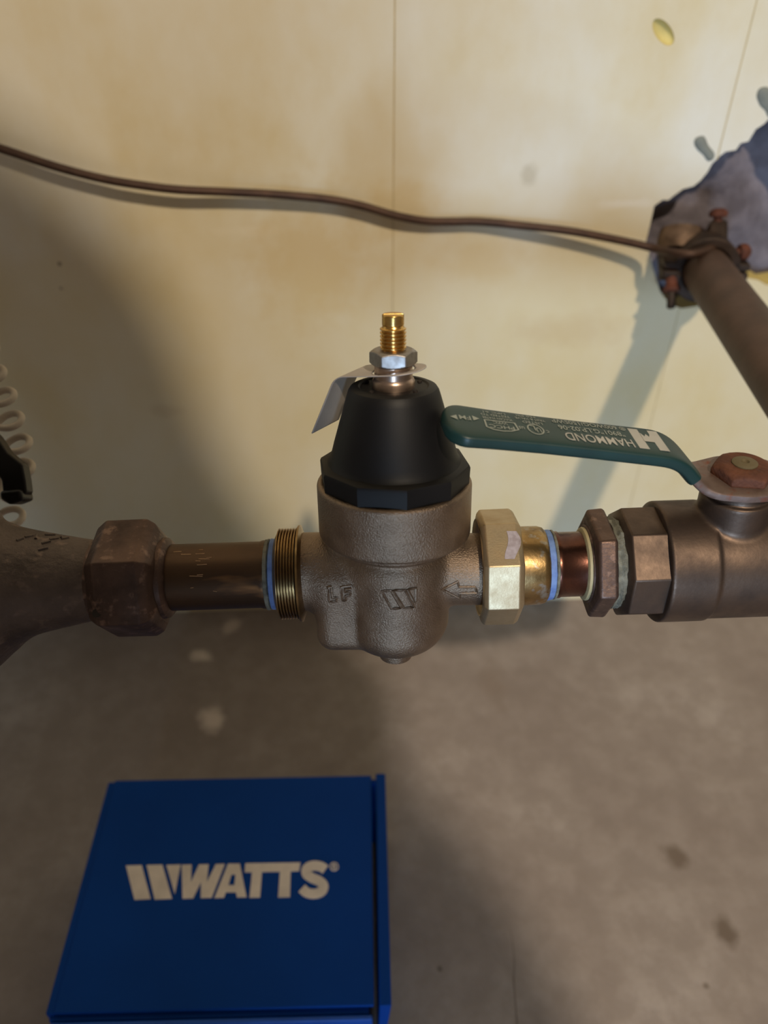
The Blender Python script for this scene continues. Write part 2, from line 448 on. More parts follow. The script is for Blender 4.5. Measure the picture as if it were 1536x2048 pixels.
cv, cf = [], []
ck_px = [(1019, 1850, .2), (1026, 1890, .5), (1029, 1925, .8), (1027, 1960, 1.2), (1030, 1995, 1.0), (1034, 2047, 1.2), (1036, 2100, .8)]
for a_, b_, w_ in ck_px:
    p = on_z(a_, b_, 0.0); cv += [(p.x - w_ * 0.0004, p.y, 0.0001), (p.x + w_ * 0.0004, p.y, 0.0001)]
for i in range(len(ck_px) - 1): cf.append((2 * i, 2 * i + 1, 2 * i + 3, 2 * i + 2))
mesh_obj('crack', cv, cf, plain('crack_dirt', srgb(112, 100, 90), 0.9), fl, False)
wall = bpy.data.objects.new('wall_back', None); COL.objects.link(wall); wall.location = (0, WALL_Y, 0)
tag(wall, 'cream board wall with seams and a broken hole', kind='structure')
v, f = box_geo(-2.5, 2.5, WALL_Y + 0.026, WALL_Y + 0.2, 0.0, 2.4)
# foundation behind the board: uneven bare concrete, a fine grid with relief
nx, nz = 70, 60
gx = np.linspace(0.05, 0.75, nx); gz = np.linspace(0.15, 0.80, nz)
rv = []
for x in gx:
    for z in gz:
        h = 0.007 * math.sin(37 * x + 3 * math.sin(29 * z)) * math.sin(43 * z + 2 * math.sin(31 * x)) + 0.004 * math.sin(97 * x + 61 * z) + random.uniform(-.0015, .0015)
        rv.append((x, WALL_Y + 0.038 + h, z))
rf = [(i * nz + j, (i + 1) * nz + j, (i + 1) * nz + j + 1, i * nz + j + 1) for i in range(nx - 1) for j in range(nz - 1)]
mesh_obj('bare_concrete', rv, rf, M['bare'], wall, True, None)
mesh_obj('foundation', [(a, b + 0.03, c_) for a, b, c_ in v], f, M['bare'], wall, False)
def seam_x(px0, py0, px1, py1):
    a, b = on_wall(px0, py0), on_wall(px1, py1)
    return (a.x + b.x) / 2
X1 = seam_x(795, 0, 781, 600); X2 = seam_x(1515, 0, 1440, 290)
TOPZ, THK, G = 2.4, 0.022, 0.0005
hole_px = [(1560, 215), (1531, 246), (1513, 262), (1500, 280), (1481, 287), (1470, 297), (1454, 301), (1440, 311), (1424, 330), (1413, 347), (1398, 360), (1384, 372),
           (1368, 381), (1351, 388), (1338, 399), (1322, 402), (1309, 412), (1302, 432), (1298, 455), (1295, 480), (1298, 505), (1302, 532), (1311, 560), (1322, 585), (1338, 606), (1362, 616), (1395, 612), (1440, 590), (1470, 566),
           (1495, 556), (1515, 562), (1536, 570), (1570, 566), (1600, 540), (1630, 470), (1640, 380), (1620, 290), (1590, 235)]
hole = [on_wall(*p) for p in hole_px]
hole2 = [(p.x + random.uniform(-.0012, .0012), p.z + random.uniform(-.0012, .0012)) for p in hole]
# split the hole outline at the seam X2
def clip_poly_halfplane(poly, x, keep_less):
    out = []
    n = len(poly)
    for i in range(n):
        a, b = poly[i], poly[(i + 1) % n]
        ia = (a[0] <= x) if keep_less else (a[0] >= x); ib = (b[0] <= x) if keep_less else (b[0] >= x)
        if ia: out.append(a)
        if ia != ib:
            s = (x - a[0]) / (b[0] - a[0]); out.append((x, a[1] + s * (b[1] - a[1])))
    return out
def panel(poly, mats):
    """board with the given front outline (x,z): thick slab"""
    n = len(poly)
    bm = bmesh.new()
    fv = [bm.verts.new((p[0], WALL_Y, p[1])) for p in poly]
    bv = [bm.verts.new((p[0], WALL_Y + THK, p[1])) for p in poly]
    es = [bm.edges.new((fv[i], fv[(i + 1) % n])) for i in range(n)]
    bmesh.ops.triangle_fill(bm, use_beauty=True, edges=es)
    es2 = [bm.edges.new((bv[i], bv[(i + 1) % n])) for i in range(n)]
    bmesh.ops.triangle_fill(bm, use_beauty=True, edges=es2)
    for i in range(n):
        fc = bm.faces.new((fv[i], fv[(i + 1) % n], bv[(i + 1) % n], bv[i])); fc.material_index = 1
    bmesh.ops.recalc_face_normals(bm, faces=bm.faces)
    me = bpy.data.meshes.new('panel')
    for vtx in bm.verts: vtx.co.y -= WALL_Y
    bm.to_mesh(me); bm.free()
    for m_ in mats: me.materials.append(m_)
    o = bpy.data.objects.new('panel', me); o.location = (0, 0, 0); return link(o, wall)
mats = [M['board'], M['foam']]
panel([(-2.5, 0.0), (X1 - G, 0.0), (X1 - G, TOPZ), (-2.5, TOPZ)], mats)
hl = clip_poly_halfplane(hole2, X2 - G, True)
# walk: outline of the middle board with the hole biting into its right edge
i0 = max(range(len(hl)), key=lambda i: (abs(hl[i][0] - (X2 - G)) < 1e-6, hl[i][1]))
hl = hl[i0:] + hl[:i0]
if abs(hl[1][0] - (X2 - G)) < 1e-6: hl = [hl[0]] + hl[1:][::-1]
mid = [(X1 + G, 0.0), (X2 - G, 0.0)] + hl[::-1] + [(X2 - G, TOPZ), (X1 + G, TOPZ)]
pm = panel(mid, mats)
hr = clip_poly_halfplane(hole2, X2 + G, False)
i0 = max(range(len(hr)), key=lambda i: (abs(hr[i][0] - (X2 + G)) < 1e-6, hr[i][1]))
hr = hr[i0:] + hr[:i0]
if abs(hr[1][0] - (X2 + G)) < 1e-6: hr = [hr[0]] + hr[1:][::-1]
rightp = [(2.5, 0.0), (X2 + G, 0.0)] + hr[::-1] + [(X2 + G, TOPZ), (2.5, TOPZ)]
panel(rightp, mats)
for xs, z0, z1 in ((X1, 0.0, TOPZ), (X2, max(p[1] for p in hl), TOPZ), (X2, 0.0, min(p[1] for p in hl))):
    v, f = box_geo(xs - G * 1.3, xs + G * 1.3, WALL_Y + 0.0002, WALL_Y + 0.012, z0, z1); mesh_obj('seam_filler', v, f, M['seam'], wall, False)
# gouge in the middle board showing yellow foam: real cut
ga, gb = on_wall(1308, 40), on_wall(1345, 88); gc = (ga + gb) / 2
ang = math.atan2(gb.z - ga.z, gb.x - ga.x)
bmc = bmesh.new(); bmesh.ops.create_uvsphere(bmc, u_segments=20, v_segments=12, radius=1.0)
mec = bpy.data.meshes.new('cut'); bmc.to_mesh(mec); bmc.free(); mec.materials.append(M['board']); mec.materials.append(M['foam'])
for p in mec.polygons: p.material_index = 1
cut = bpy.data.objects.new('cut', mec); COL.objects.link(cut)
cut.matrix_world = Matrix.Translation((gc.x, WALL_Y, gc.z)) @ Matrix.Rotation(-ang, 4, 'Y') @ Matrix.Diagonal(((gb - ga).length / 2, 0.004, 0.0048, 1))
bo = pm.modifiers.new('gouge', 'BOOLEAN'); bo.operation = 'DIFFERENCE'; bo.object = cut; bo.solver = 'EXACT'
bpy.context.view_layer.update()
ev = bpy.data.meshes.new_from_object(pm.evaluated_get(bpy.context.evaluated_depsgraph_get()))
pm.modifiers.clear(); pm.data = ev
bpy.data.objects.remove(cut, do_unlink=True)

# small grey mortar bits stuck at the rim of the hole
def pebble(name, a, b, r, mat, label, cat, off=0.0):
    A, B = on_wall(*a, off), on_wall(*b, off)
    def fn(x, y, z): return capsule(x, y, z, tuple(A), tuple(B), r, r * 0.8) + 0.0006 * np.sin(500 * x + 200 * z) * np.sin(400 * z)
    lo = np.minimum(np.array(A), np.array(B)) - r * 1.6; hi = np.maximum(np.array(A), np.array(B)) + r * 1.6
    P, Q = surface_nets(fn, lo, hi, r / 5)
    P[:, 1] = WALL_Y + (P[:, 1] - WALL_Y) * 0.45
    return tag(mesh_obj(name, P, Q.tolist(), mat, None, True, None), label, cat)
pebble('mortar_smear', (1399, 283), (1420, 312), 0.0042, M['grey_splash'], 'small grey mortar smear at the upper edge of the broken hole', 'mortar')
pebble('mortar_smear', (1526, 188), (1545, 222), 0.0050, M['grey_splash'], 'grey mortar smear at the right photo edge above the hole', 'mortar')

# ------------------------------------------------------------------ frames of the pipe run
FL = frame(790, 1140, 1.93, 0.0)          # pipe line, -y looks at the camera
FV = frame(790, 1140, 0.8, 25.0)          # pressure valve, z along its bell
FB0 = shifted(FL, 650, 0, 0)              # ball valve centre
FB = tilted(FB0, 34.0)                    # ball valve, z along its stem

# ------------------------------------------------------------------ pressure reducing valve
prv = thing('pressure_reducing_valve', FV.O, 'bronze pressure reducing valve with black bell cap and brass screw', 'valve')
def prv_sdf(x, y, z):
    bowl = cyl(x, y, z, 'Z', 147, 90, 197, 7)
    q = np.sqrt((x / 109.0) ** 2 + (y / np.where(y < 0, 118.0, 103.0)) ** 2)
    core_r = (q - 1) * 107
    rb = 58
    dz = np.abs(z + 35) - 125 + rb; dr = core_r + rb
    core = np.minimum(np.maximum(dr, dz), 0) + np.sqrt(np.maximum(dr, 0) ** 2 + np.maximum(dz, 0) ** 2) - rb
    neck = cyl(x, y, z, 'Z', 124, 70, 110, 10)
    lobe = rbox(x, y, z, (-92, 0, -58), (66, 84, 90), 34)
    inlet = cyl(x, y, z, 'X', 78, -186, 0, 3)
    outlet = cyl(x, y, z, 'X', 72, 0, 176, 3)
    d = smin(core, lobe, 5)
    d = smin(d, inlet, 26)
    d = smin(d, outlet, 16)
    d = smin(d, neck, 14)
    d = smin(d, bowl, 5)
    inner = cyl(x, y, z, 'Z', 133, 186, 230, 2)
    return smax(d, -inner, 3)
body = sdf_obj('body', prv_sdf, (-196, -156, -172), (186, 156, 206), 3.0, FV, M['bronze'], prv)
# raised casting marks
from mathutils.bvhtree import BVHTree
def caster(obj):
    off = rootloc(obj); me = obj.data
    return BVHTree.FromPolygons([v_.co + off for v_ in me.vertices], [list(p.vertices) for p in me.polygons])
def outline(pts, tree, it=4, closed=True, lift=0.0):
    out = []
    m = len(pts)
    for i in range(m if closed else m - 1):
        a, b = pts[i], pts[(i + 1) % m]
        for k in range(it):
            s = k / it; d = pix_dir(a[0] + (b[0] - a[0]) * s, a[1] + (b[1] - a[1]) * s).normalized()
            hit = tree.ray_cast(CAM, d)
            if hit[0] is not None: out.append(hit[0] - d * lift)
    if not closed:
        d = pix_dir(*pts[-1]).normalized(); hit = tree.ray_cast(CAM, d)
        if hit[0] is not None: out.append(hit[0] - d * lift)
    return out
btree = caster(body)
corey = lobey = army = btree
s_ = 340 / 1536.0
zp = lambda L: [(640 + x * s_, 1150 + y * s_) for x, y in L]
marks = [outline(zp([(560, 145), (640, 138), (735, 297), (645, 305)]), corey), outline(zp([(655, 138), (765, 135), (850, 290), (760, 300)]), corey), outline(zp([(790, 130), (868, 118), (865, 235), (850, 245)]), corey)]
tubes('raised_emblem', marks, 2.8 * U, M['bronze'], prv, 6, True)
marks = [outline(zp([(70, 110), (100, 105), (112, 205), (150, 205), (150, 238), (82, 240)]), lobey), outline(zp([(190, 108), (285, 95), (288, 122), (222, 130), (224, 155), (275, 150), (275, 180), (230, 188), (234, 230), (205, 232)]), lobey)]
tubes('raised_letters', marks, 2.7 * U, M['bronze'], prv, 6, True)
marks = [outline(zp([(1100, 130), (1245, 60), (1255, 108), (1400, 108), (1420, 160), (1262, 165), (1265, 210)]), army)]
tubes('flow_arrow', marks, 2.8 * U, M['bronze'], prv, 6, True)
# bottom plug
lathe('bottom_plug', [(-150, 37), (-196, 36), (-204, 34), (-209, 26), (-210, 4)], FV, M['bronze'], prv, 'Z', 40)
# threaded inlet end (union nut slid off)
prof = [(-236, 66), (-236, 74), (-231, 84)]
x = -230
while x < -194:
    prof += [(x, 85.5), (x + 1.6, 91), (x + 3.2, 91), (x + 4.8, 85.5)]; x += 5.6
prof += [(-192, 86), (-190, 96), (-186, 97), (-183, 88), (-178, 70)]
lathe('threaded_end', prof, FL, M['thread'], prv, 'X', 72, angle=25)
# bell
bell_v, bell_f = lathe_geo([(236, 126), (240, 122.5), (247, 119), (258, 115.5), (275, 111), (362, 85.5), (371, 82.5), (377, 78.5), (380, 72), (380.5, 64), (378, 61), (377, 36)], 'Z', 72)
base_v, base_f = lathe_geo([(187, 137), (190, 141.5), (228, 143), (233, 141), (237, 132), (238, 110)], 'Z', 10, off=8)
nb = len(bell_v)
bell = mesh_obj('bell_cap', FV(bell_v + base_v), bell_f + [[i + nb for i in q] for q in base_f], M['black'], prv, True, 30)
fix_normals(bell)
for k, (u, w) in enumerate(((38, -38), (-40, -38), (48, 26), (-48, 30))):
    g = shifted(FV, u, w, 377.5)
    lathe('vent_hole', [(0, 4.5), (3.2, 4.2), (3.3, 2.6), (1.5, 2.2)], g, M['dark'], bell, 'Z', 14)
lathe('collar', [(374, 38.5), (388, 38.5), (392, 37), (395, 34.5), (418, 34)], FV, M['collar'], prv, 'Z', 48)
def nut_sdf(x, y, z):
    d = hexp(x, y, 43, 6, 30)
    d = np.maximum(d, np.abs(z - 431) - 14)
    r = np.sqrt(x * x + y * y)
    d = np.maximum(d, (r - 38.5) * 0.5 + (np.abs(z - 431) - 11) * 0.87 - 0.5)
    return d
sdf_obj('lock_nut', nut_sdf, (-47, -47, 412), (47, 47, 450), 1.3, FV, M['steel'], prv, 30)
stem_prof = [(420, 20)]
z = 440
while z < 482:
    stem_prof += [(z, 19.8), (z + 2.0, 23.2), (z + 3.6, 23.2), (z + 5.6, 19.8)]; z += 6.4
stem_prof += [(487, 18.4), (489, 17.5)]
stem = lathe('adjusting_screw', stem_prof, FV, M['brass'], prv, 'Z', 48, angle=25)
def cap_sdf(x, y, z):
    d = cyl(x, y, z, 'Z', 19.4, 486, 507, 3)
    return smax(d, -rbox(x, y + 2, z, (0, 0, 507), (40, 3.2, 7), 0.5), 0.8)
sdf_obj('screw_tip', cap_sdf, (-23, -23, 474), (23, 23, 511), 1.0, FV, M['brass'], prv, 30)
# union nut on the outlet side, octagonal and hollow
un = lathe('union_nut', [(178, 84), (168, 92), (165, 100), (167, 108), (173, 115.5), (232, 116), (240, 110), (243, 103), (243, 70)], FL, M['nutbrass'], prv, 'X', 8, off=4 + 0.0, caps=False, bevel=2.0)
ntree = caster(un); M['smear'] = plain('lilac_sealant_smear', srgb(176, 166, 172), 0.6, 0, None, srgb(150, 138, 140), 400)
sv, sf = [], []
for i in range(9):
    for j in range(9):
        u_, w_ = i / 8, j / 8
        edge = 1 - abs(2 * w_ - 1) ** 2 * 0.25
        px_ = 1013 + 9 * math.sin(w_ * 5) * 0.4 + u_ * 26 * edge; py_ = 1062 + 56 * w_
        d_ = pix_dir(px_, py_).normalized(); h_ = ntree.ray_cast(CAM, d_)[0]
        sv.append((h_ if h_ is not None else sv[-1]) - d_ * 0.00025)
for i in range(8):
    for j in range(8): sf.append((i * 9 + j, (i + 1) * 9 + j, (i + 1) * 9 + j + 1, i * 9 + j + 1))
mesh_obj('sealant_smear', sv, sf, M['smear'], un, True, None)
lathe('nut_bore', [(164, 97), (166, 94), (205, 93), (205, 60)], FL, M['nutbrass'], un, 'X', 48, caps=False)
lathe('tailpiece', [(225, 62), (238, 79), (285, 78.5), (294, 76), (299, 70), (299, 60)], FL, M['nipple'], prv, 'X', 56)
lathe('blue_tape', [(296, 68), (299, 71), (309, 70), (312, 66)], FL, M['tape'], prv, 'X', 56, jit=0.012)

# ------------------------------------------------------------------ tag hung over the collar
def tag_point(s, w):
    # s along the strip from the right tip, w across
    a = math.radians(8.0)
    if s < 138:
        x, z = 58 - s * math.cos(a), 414 - s * math.sin(a)
    else:
        q = s - 138; x0, z0 = 58 - 138 * math.cos(a), 414 - 138 * math.sin(a)
        R = 34.0; mx = math.radians(56)
        if q < R * mx:
            th = q / R
            x = x0 - R * (math.sin(a + th) - math.sin(a)); z = z0 - R * (math.cos(a) - math.cos(a + th))
        else:
            x = x0 - R * (math.sin(a + mx) - math.sin(a)) - (q - R * mx) * math.cos(a + mx); z = z0 - R * (math.cos(a) - math.cos(a + mx)) - (q - R * mx) * math.sin(a + mx)
    c_, s2 = math.cos(math.radians(30)), math.sin(math.radians(30))
    return (x * c_ + w * s2, -x * s2 + w * c_, z)
cols, rows = 80, 22; L = 282.0
tv, tf, idx = [], [], {}
def hw(s): return 47 * (math.sqrt(max(0.0, 1 - ((40 - s) / 40) ** 2)) if s < 40 else 1.0)
for i in range(cols + 1):
    for j in range(rows + 1):
        s = 0.6 + (L - 0.6) * i / cols; w = hw(s) * (2 * j / rows - 1) + 3
        idx[i, j] = len(tv); tv.append((s, w))
cs = 58.0
tface = []
for i in range(cols):
    for j in range(rows):
        q = [idx[i, j], idx[i + 1, j], idx[i + 1, j + 1], idx[i, j + 1]]
        cx = sum(tv[k][0] for k in q) / 4; cy = sum(tv[k][1] for k in q) / 4
        if (cx - cs) ** 2 + cy ** 2 < 39.5 ** 2: continue
        tface.append(q)
to = mesh_obj('paper_tag', FV([tag_point(s, w) for s, w in tv]), tface, M['tag'], None, True, None)
bm = bmesh.new(); bm.from_mesh(to.data); bmesh.ops.delete(bm, geom=[v_ for v_ in bm.verts if not v_.link_faces], context='VERTS'); bm.to_mesh(to.data); bm.free()
sm = to.modifiers.new('thickness', 'SOLIDIFY'); sm.thickness = 0.0004
tag(to, 'bent grey tag slipped over the collar of the pressure valve', 'tag')

# ------------------------------------------------------------------ left copper pipe
lp = thing('copper_pipe', FL((-360, 0, 0))[0], 'scratched brown copper pipe between the left union nut and pressure valve', 'pipe')
lt = lathe('tube', [(-500, 66.5), (-268, 66.5), (-262, 68.5), (-256, 68.5), (-255, 60)], FL, M['copper'], lp, 'X', 64)
# bright scratches: thin raised burrs of bare metal
rng = random.Random(3)
scr = []
ptree = caster(lt)
for (px, py, l) in ((355, 1104, 16), (372, 1109, 20), (400, 1108, 18), (408, 1118, 22), (396, 1122, 10), (404, 1130, 20), (418, 1116, 10), (392, 1152, 26), (400, 1150, 12), (384, 1176, 6), (430, 1182, 8), (402, 1100, 8)):
    q = outline([(px - l / 2, py), (px + l / 2, py + rng.uniform(-1.5, 1))], ptree, 3, False)
    if len(q) > 1: scr.append(q)
M['scratch'] = metal('bare_copper_scratch', srgb(226, 190, 150), srgb(200, 160, 120), 300, (0.3, 0.4))
tubes('scratch_marks', scr, 0.9 * U, M['scratch'], lp, 5)['kind'] = 'stuff'
lathe('paste_ring', [(-257, 66), (-255, 71), (-249, 71), (-246, 66)], FL, M['paste'], lp, 'X', 56, jit=0.02)
lathe('blue_gasket', [(-247, 66), (-245, 71), (-236, 70.5), (-234, 66)], FL, M['tape'], lp, 'X', 56, jit=0.01)

# ------------------------------------------------------------------ left meter casting with union nut
mt = thing('water_meter_fitting', FL((-800, 0, 0))[0], 'dark grey bronze meter casting flaring to the left photo edge', 'fitting')
def meter_sdf(x, y, z):
    r = np.sqrt(y * y + z * z)
    t_ = np.clip((x + 770) / 190.0, 0, 1)
    rad = 120 - 43 * t_ ** 0.8
    cone = np.maximum((r - rad) * 0.95, np.abs(x + 720) - 180)
    bulb = ell(x, y, z, (-930, 0, -30), (190, 190, 185))
    top = cyl(x, y, z, 'Z', 120, 0, 230, 10) if False else cyl(x + 920, y, z, 'Z', 118, 0, 250, 14)
    d = smin(cone, bulb, 45)
    return smin(d, top, 40)
mcast = sdf_obj('casting', meter_sdf, (-1130, -200, -220), (-536, 200, 264), 5.0, FL, M['meter'], mt)
# worn raised characters on the shoulder
rb = []
mtree = caster(mcast)
for (px, py, l, ang) in ((40, 1079, 14, 20), (58, 1073, 16, 10), (72, 1074, 8, 80), (92, 1085, 18, 15), (100, 1070, 20, 0), (108, 1078, 18, 8), (124, 1070, 12, 75), (130, 1077, 14, 10), (86, 1098, 20, 12)):
    c_, sn = math.cos(math.radians(ang)) * l / 2, math.sin(math.radians(ang)) * l / 2
    q = outline([(px - c_, py + sn), (px + c_, py - sn)], mtree, 3, False)
    if len(q) > 1: rb.append(q)
tubes('raised_characters', rb, 3.2 * U, M['meter'], mt, 6)
ln = lathe('union_nut', [(-592, 70), (-590, 92), (-584, 106), (-566, 121), (-486, 122), (-470, 112), (-462, 96), (-458, 84), (-462, 66)], FL, M['oldnut'], mt, 'X', 6, off=19, caps=False, bevel=3.0)
lathe('nut_collar', [(-600, 70), (-598, 80), (-480, 84), (-452, 80), (-446, 74), (-444, 66)], FL, M['oldnut'], ln, 'X', 48)
hit = caster(ln).ray_cast(CAM, pix_dir(194, 1226).normalized())[0]
ld = (CAM - hit).normalized(); la = ld.orthogonal().normalized(); lb = ld.cross(la)
vs = [hit + ld * h_ + la * (r_ * U * math.cos(2 * math.pi * k / 14)) + lb * (r_ * U * math.sin(2 * math.pi * k / 14)) for h_, r_ in ((-0.001, 9), (0.0004, 8), (0.0002, 5)) for k in range(14)]
fix_normals(mesh_obj('lug_hole', vs, [(i * 14 + k, i * 14 + (k + 1) % 14, (i + 1) * 14 + (k + 1) % 14, (i + 1) * 14 + k) for i in range(2) for k in range(14)] + [[28 + k for k in range(14)]], M['dark'], ln, True, 60))

# ------------------------------------------------------------------ right copper stub and bushing
cs_ = thing('copper_stub_pipe', FL((350, 0, 0))[0], 'short shiny red brown copper stub beside the blue tape', 'pipe')
lathe('tube', [(308, 60), (308, 65.5), (318, 67), (324, 67), (327, 65), (372, 65), (400, 65)], FL, M['copper_red'], cs_, 'X', 64)
lathe('paste_ring', [(309, 65), (312, 69.5), (316, 69), (318, 65)], FL, M['paste'], cs_, 'X', 56, jit=0.015)
lathe('pale_ring', [(370, 66), (373, 72), (379, 74), (383, 66)], FL, M['ring'], cs_, 'X', 56, jit=0.01)
hb = thing('hex_bushing', FL((400, 0, 0))[0], 'dark brown hexagonal bushing between copper stub and ball valve', 'fitting')
lathe('hex_collar', [(386, 70), (381, 84), (381, 96), (386, 109), (417, 111), (422, 102), (422, 70)], FL, M['oldnut'], hb, 'X', 6, off=26, caps=False, bevel=4.0)
lathe('bushing_hub', [(378, 66), (378, 77), (384, 80), (425, 80), (425, 66)], FL, M['oldnut'], hb, 'X', 48, caps=False)
lathe('sealant_ring', [(418, 80), (421, 91), (428, 88), (433, 93), (439, 90), (446, 78)], FL, M['paste'], hb, 'X', 60, jit=0.03)

# ------------------------------------------------------------------ ball valve
bv = thing('ball_valve', FB.O, 'tarnished brass ball valve with green lever handle', 'valve')
lathe('hex_end', [(-212, 66), (-212, 92), (-208, 104), (-203, 112.5), (-120, 113), (-120, 70)], FB0, M['oldbrass'], bv, 'X', 8, off=-14.5, caps=False, bevel=2.5)
lathe('hex_end', [(120, 70), (130, 112), (203, 112.5), (208, 104), (212, 92), (212, 66)], FB0, M['oldbrass'], bv, 'X', 8, off=-14.5, caps=False, bevel=2.5)
lathe('groove_ring', [(-142, 70), (-140, 104), (-128, 104), (-126, 70)], FB0, M['dark'], bv, 'X', 60, caps=False)
def bv_sdf(x, y, z):
    r = np.sqrt(y * y + z * z)
    barrel = cyl(x, y, z, 'X', 121, -137, -44, 5)
    mid_ = cyl(x, y, z, 'X', 117, -60, 137, 20)
    boss = cyl(x, y, z, 'Z', 66, 0, 160, 6)
    boss = smin(boss, cyl(x, y, z, 'Z', 56, 0, 178, 4), 5)
    d = smin(barrel, mid_, 4)
    return smin(d, boss, 9)
sdf_obj('body', bv_sdf, (-148, -130, -130), (148, 130, 190), 3.0, FB, M['oldbrass'], bv)
lathe('packing_nut', [(160, 40), (160, 46), (186, 46), (186, 30)], FB, M['oldbrass'], bv, 'Z', 6, off=10)
# handle: swept strip, turned a little towards the camera
def turned(f, a):
    a = math.radians(a); ex = f.ex * math.cos(a) + f.ey * math.sin(a); ey = f.ez.cross(ex)
    R = np.array([list(ex), list(ey), list(f.ez)]); O = np.array(list(f.O))
    def g(p): return (np.atleast_2d(np.asarray(p, dtype=float)) * U) @ R + O
    g.ex, g.ey, g.ez, g.O = ex, ey, f.ez, f.O
    return g
FH = turned(FB, 4.0)
hd = thing('handle', Vector(FB((-300, 0, 280))[0]) - FB.O, None, None); hd.parent = bv
path = [(84, 190), (40, 190), (0, 190), (-44, 190), (-68, 191), (-86, 197), (-102, 210), (-118, 228), (-134, 246), (-150, 258), (-168, 266), (-190, 271.5), (-240, 281.5), (-320, 297.5), (-400, 313.5), (-480, 329.5), (-530, 339.5), (-554, 344.3), (-566, 346.7)]
def resample(path, step):
    P = spline([(a, 0, b) for a, b in path], 12); out = [P[0]]; acc = 0
    for a, b in zip(P, P[1:]):
        if (b - out[-1]).length >= step: out.append(b)
    out.append(P[-1]); return out
PP = resample(path, 6.0)
def sweep(pts, wf, tf, n=28, expo=4.0, capround=0.0):
    vs, fs = [], []
    m = len(pts)
    for i, p in enumerate(pts):
        t_ = (pts[min(i + 1, m - 1)] - pts[max(i - 1, 0)]).normalized(); nr = Vector((0, 1, 0)).cross(t_).normalized()
        if nr.z < 0: nr = -nr
        w, th = wf(p.x), tf(p.x)
        for k in range(n):
            q = 2 * math.pi * k / n; c_, s2 = math.cos(q), math.sin(q)
            yy = w * math.copysign(abs(c_) ** (2 / expo), c_); zz = th * math.copysign(abs(s2) ** (2 / expo), s2)
            vs.append(p + Vector((0, yy, 0)) + nr * zz)
    for i in range(m - 1):
        for k in range(n):
            fs.append((i * n + k, i * n + (k + 1) % n, (i + 1) * n + (k + 1) % n, (i + 1) * n + k))
    fs.append(list(range(n))); fs.append([(m - 1) * n + k for k in range(n)])
    return [tuple(v_) for v_ in vs], fs
def interp(x, tab):
    return float(np.interp(x, [a for a, b in tab], [b for a, b in tab]))
plate_pts = [p for p in PP if p.x > -135]
wplate = lambda x: (math.sqrt(max(0.02, 1 - (max(0, x - 8) / 78) ** 2)) * interp(x, [(-130, 46), (-90, 50), (-60, 62), (-20, 74), (90, 78)]))
v, f = sweep(plate_pts, wplate, lambda x: 9.0, 28, 7)
fix_normals(mesh_obj('handle_plate', FH(v), f, M['plate'], hd, True, 40))
grip_pts = [p for p in PP if p.x < -110]
def wg(x):
    base = interp(x, [(-580, 64), (-540, 63), (-480, 58), (-400, 54), (-300, 53), (-150, 55), (-80, 54)])
    if x < -526: base *= max(0.12, math.sqrt(max(0, 1 - ((-526 - x) / 40.5) ** 2)))
    return base
def tg(x):
    b = 14.5
    if x < -552: b *= max(0.25, math.sqrt(max(0, 1 - ((-552 - x) / 14.5) ** 2)))
    return b
v, f = sweep(grip_pts, wg, tg, 64, 4.5)
grip = fix_normals(mesh_obj('grip', FH(v), f, M['green'], hd, True, 60))
# print on the grip: reads towards the tip, upside down for the camera
h0, h1 = Vector((-240, 0, 281.5)), Vector((-530, 0, 339.5)); hdv = (h1 - h0).normalized(); hn = Vector((0, 1, 0)).cross(hdv); hn = hn if hn.z > 0 else -hn
def surf_z(y, x):
    w = wg(x); return 14.5 * max(0.0, 1 - min(0.999, abs(y) / w) ** 4.5) ** (1 / 4.5)
def grip_map(sx, sy):
    """sx along the handle in local -x (x value), sy across (towards camera positive) -> world"""
    k = (sx - h0.x) / hdv.x; p = h0 + hdv * k
    q = p + Vector((0, -sy, 0)) + hn * (surf_z(sy, sx) + 0.8)
    return FH(tuple(q))[0]
def print_text(s, x0, x1, yc, cap, mat, bold=0.0):
    vs, fs = text_geo(s, 1.0, 0.0, bold)
    A = np.array(vs); mn, mx = A.min(0), A.max(0)
    out = []
    for a in A:
        u = (a[0] - mn[0]) / (mx[0] - mn[0]); w_ = (a[1] - mn[1]) / (mx[1] - mn[1])
        out.append(grip_map(x0 + (x1 - x0) * u, yc + cap * (w_ - 0.5)))
    return out, fs
def print_poly(polys):
    V, Fc = [], []
    for poly in polys:
        b = len(V); V += [grip_map(*p) for p in poly]; Fc.append(list(range(b, b + len(poly))))
    return V, Fc
def grip_print(name, parts, mat):
    V, Fc = [], []
    for v_, f_ in parts:
        b = len(V); V += [tuple(q) for q in v_]; Fc += [[i + b for i in q] for q in f_]
    o = mesh_obj(name, V, Fc, mat, grip, False)
    s = o.modifiers.new('ink', 'SOLIDIFY'); s.thickness = 0.00003; s.offset = 1
    return o
grip_print('maker_name', [print_text('HAMMOND', -232, -356, 24, 27, None, 0.006)], M['print'])
grip_print('size_line', [print_text('"8901"G.LP.02-06', -238, -360, -7, 17, None, 0.006)], M['printdim'])
grip_print('rating_line', [print_text('® 600WOG/150SWP', -228, -366, -31, 16, None, 0.006)], M['printdim'])
# block H emblem, two bars joined by a notched crosspiece
def hx(u, v): return (-163 - 62 * u, -36 + 74 * v)   # u 0 = near the bend, v 1 = towards the camera
Hl = [[hx(0.10, 1.0), hx(0.40, 1.0), hx(0.36, 0.0), hx(0.06, 0.0)], [hx(0.70, 1.0), hx(1.0, 1.0), hx(0.96, 0.0), hx(0.66, 0.0)], [hx(0.38, 0.62), hx(0.70, 0.62), hx(0.66, 0.18), hx(0.58, 0.36), hx(0.50, 0.22), hx(0.44, 0.36), hx(0.36, 0.18)]]
grip_print('block_emblem', [print_poly(Hl)], M['print'])
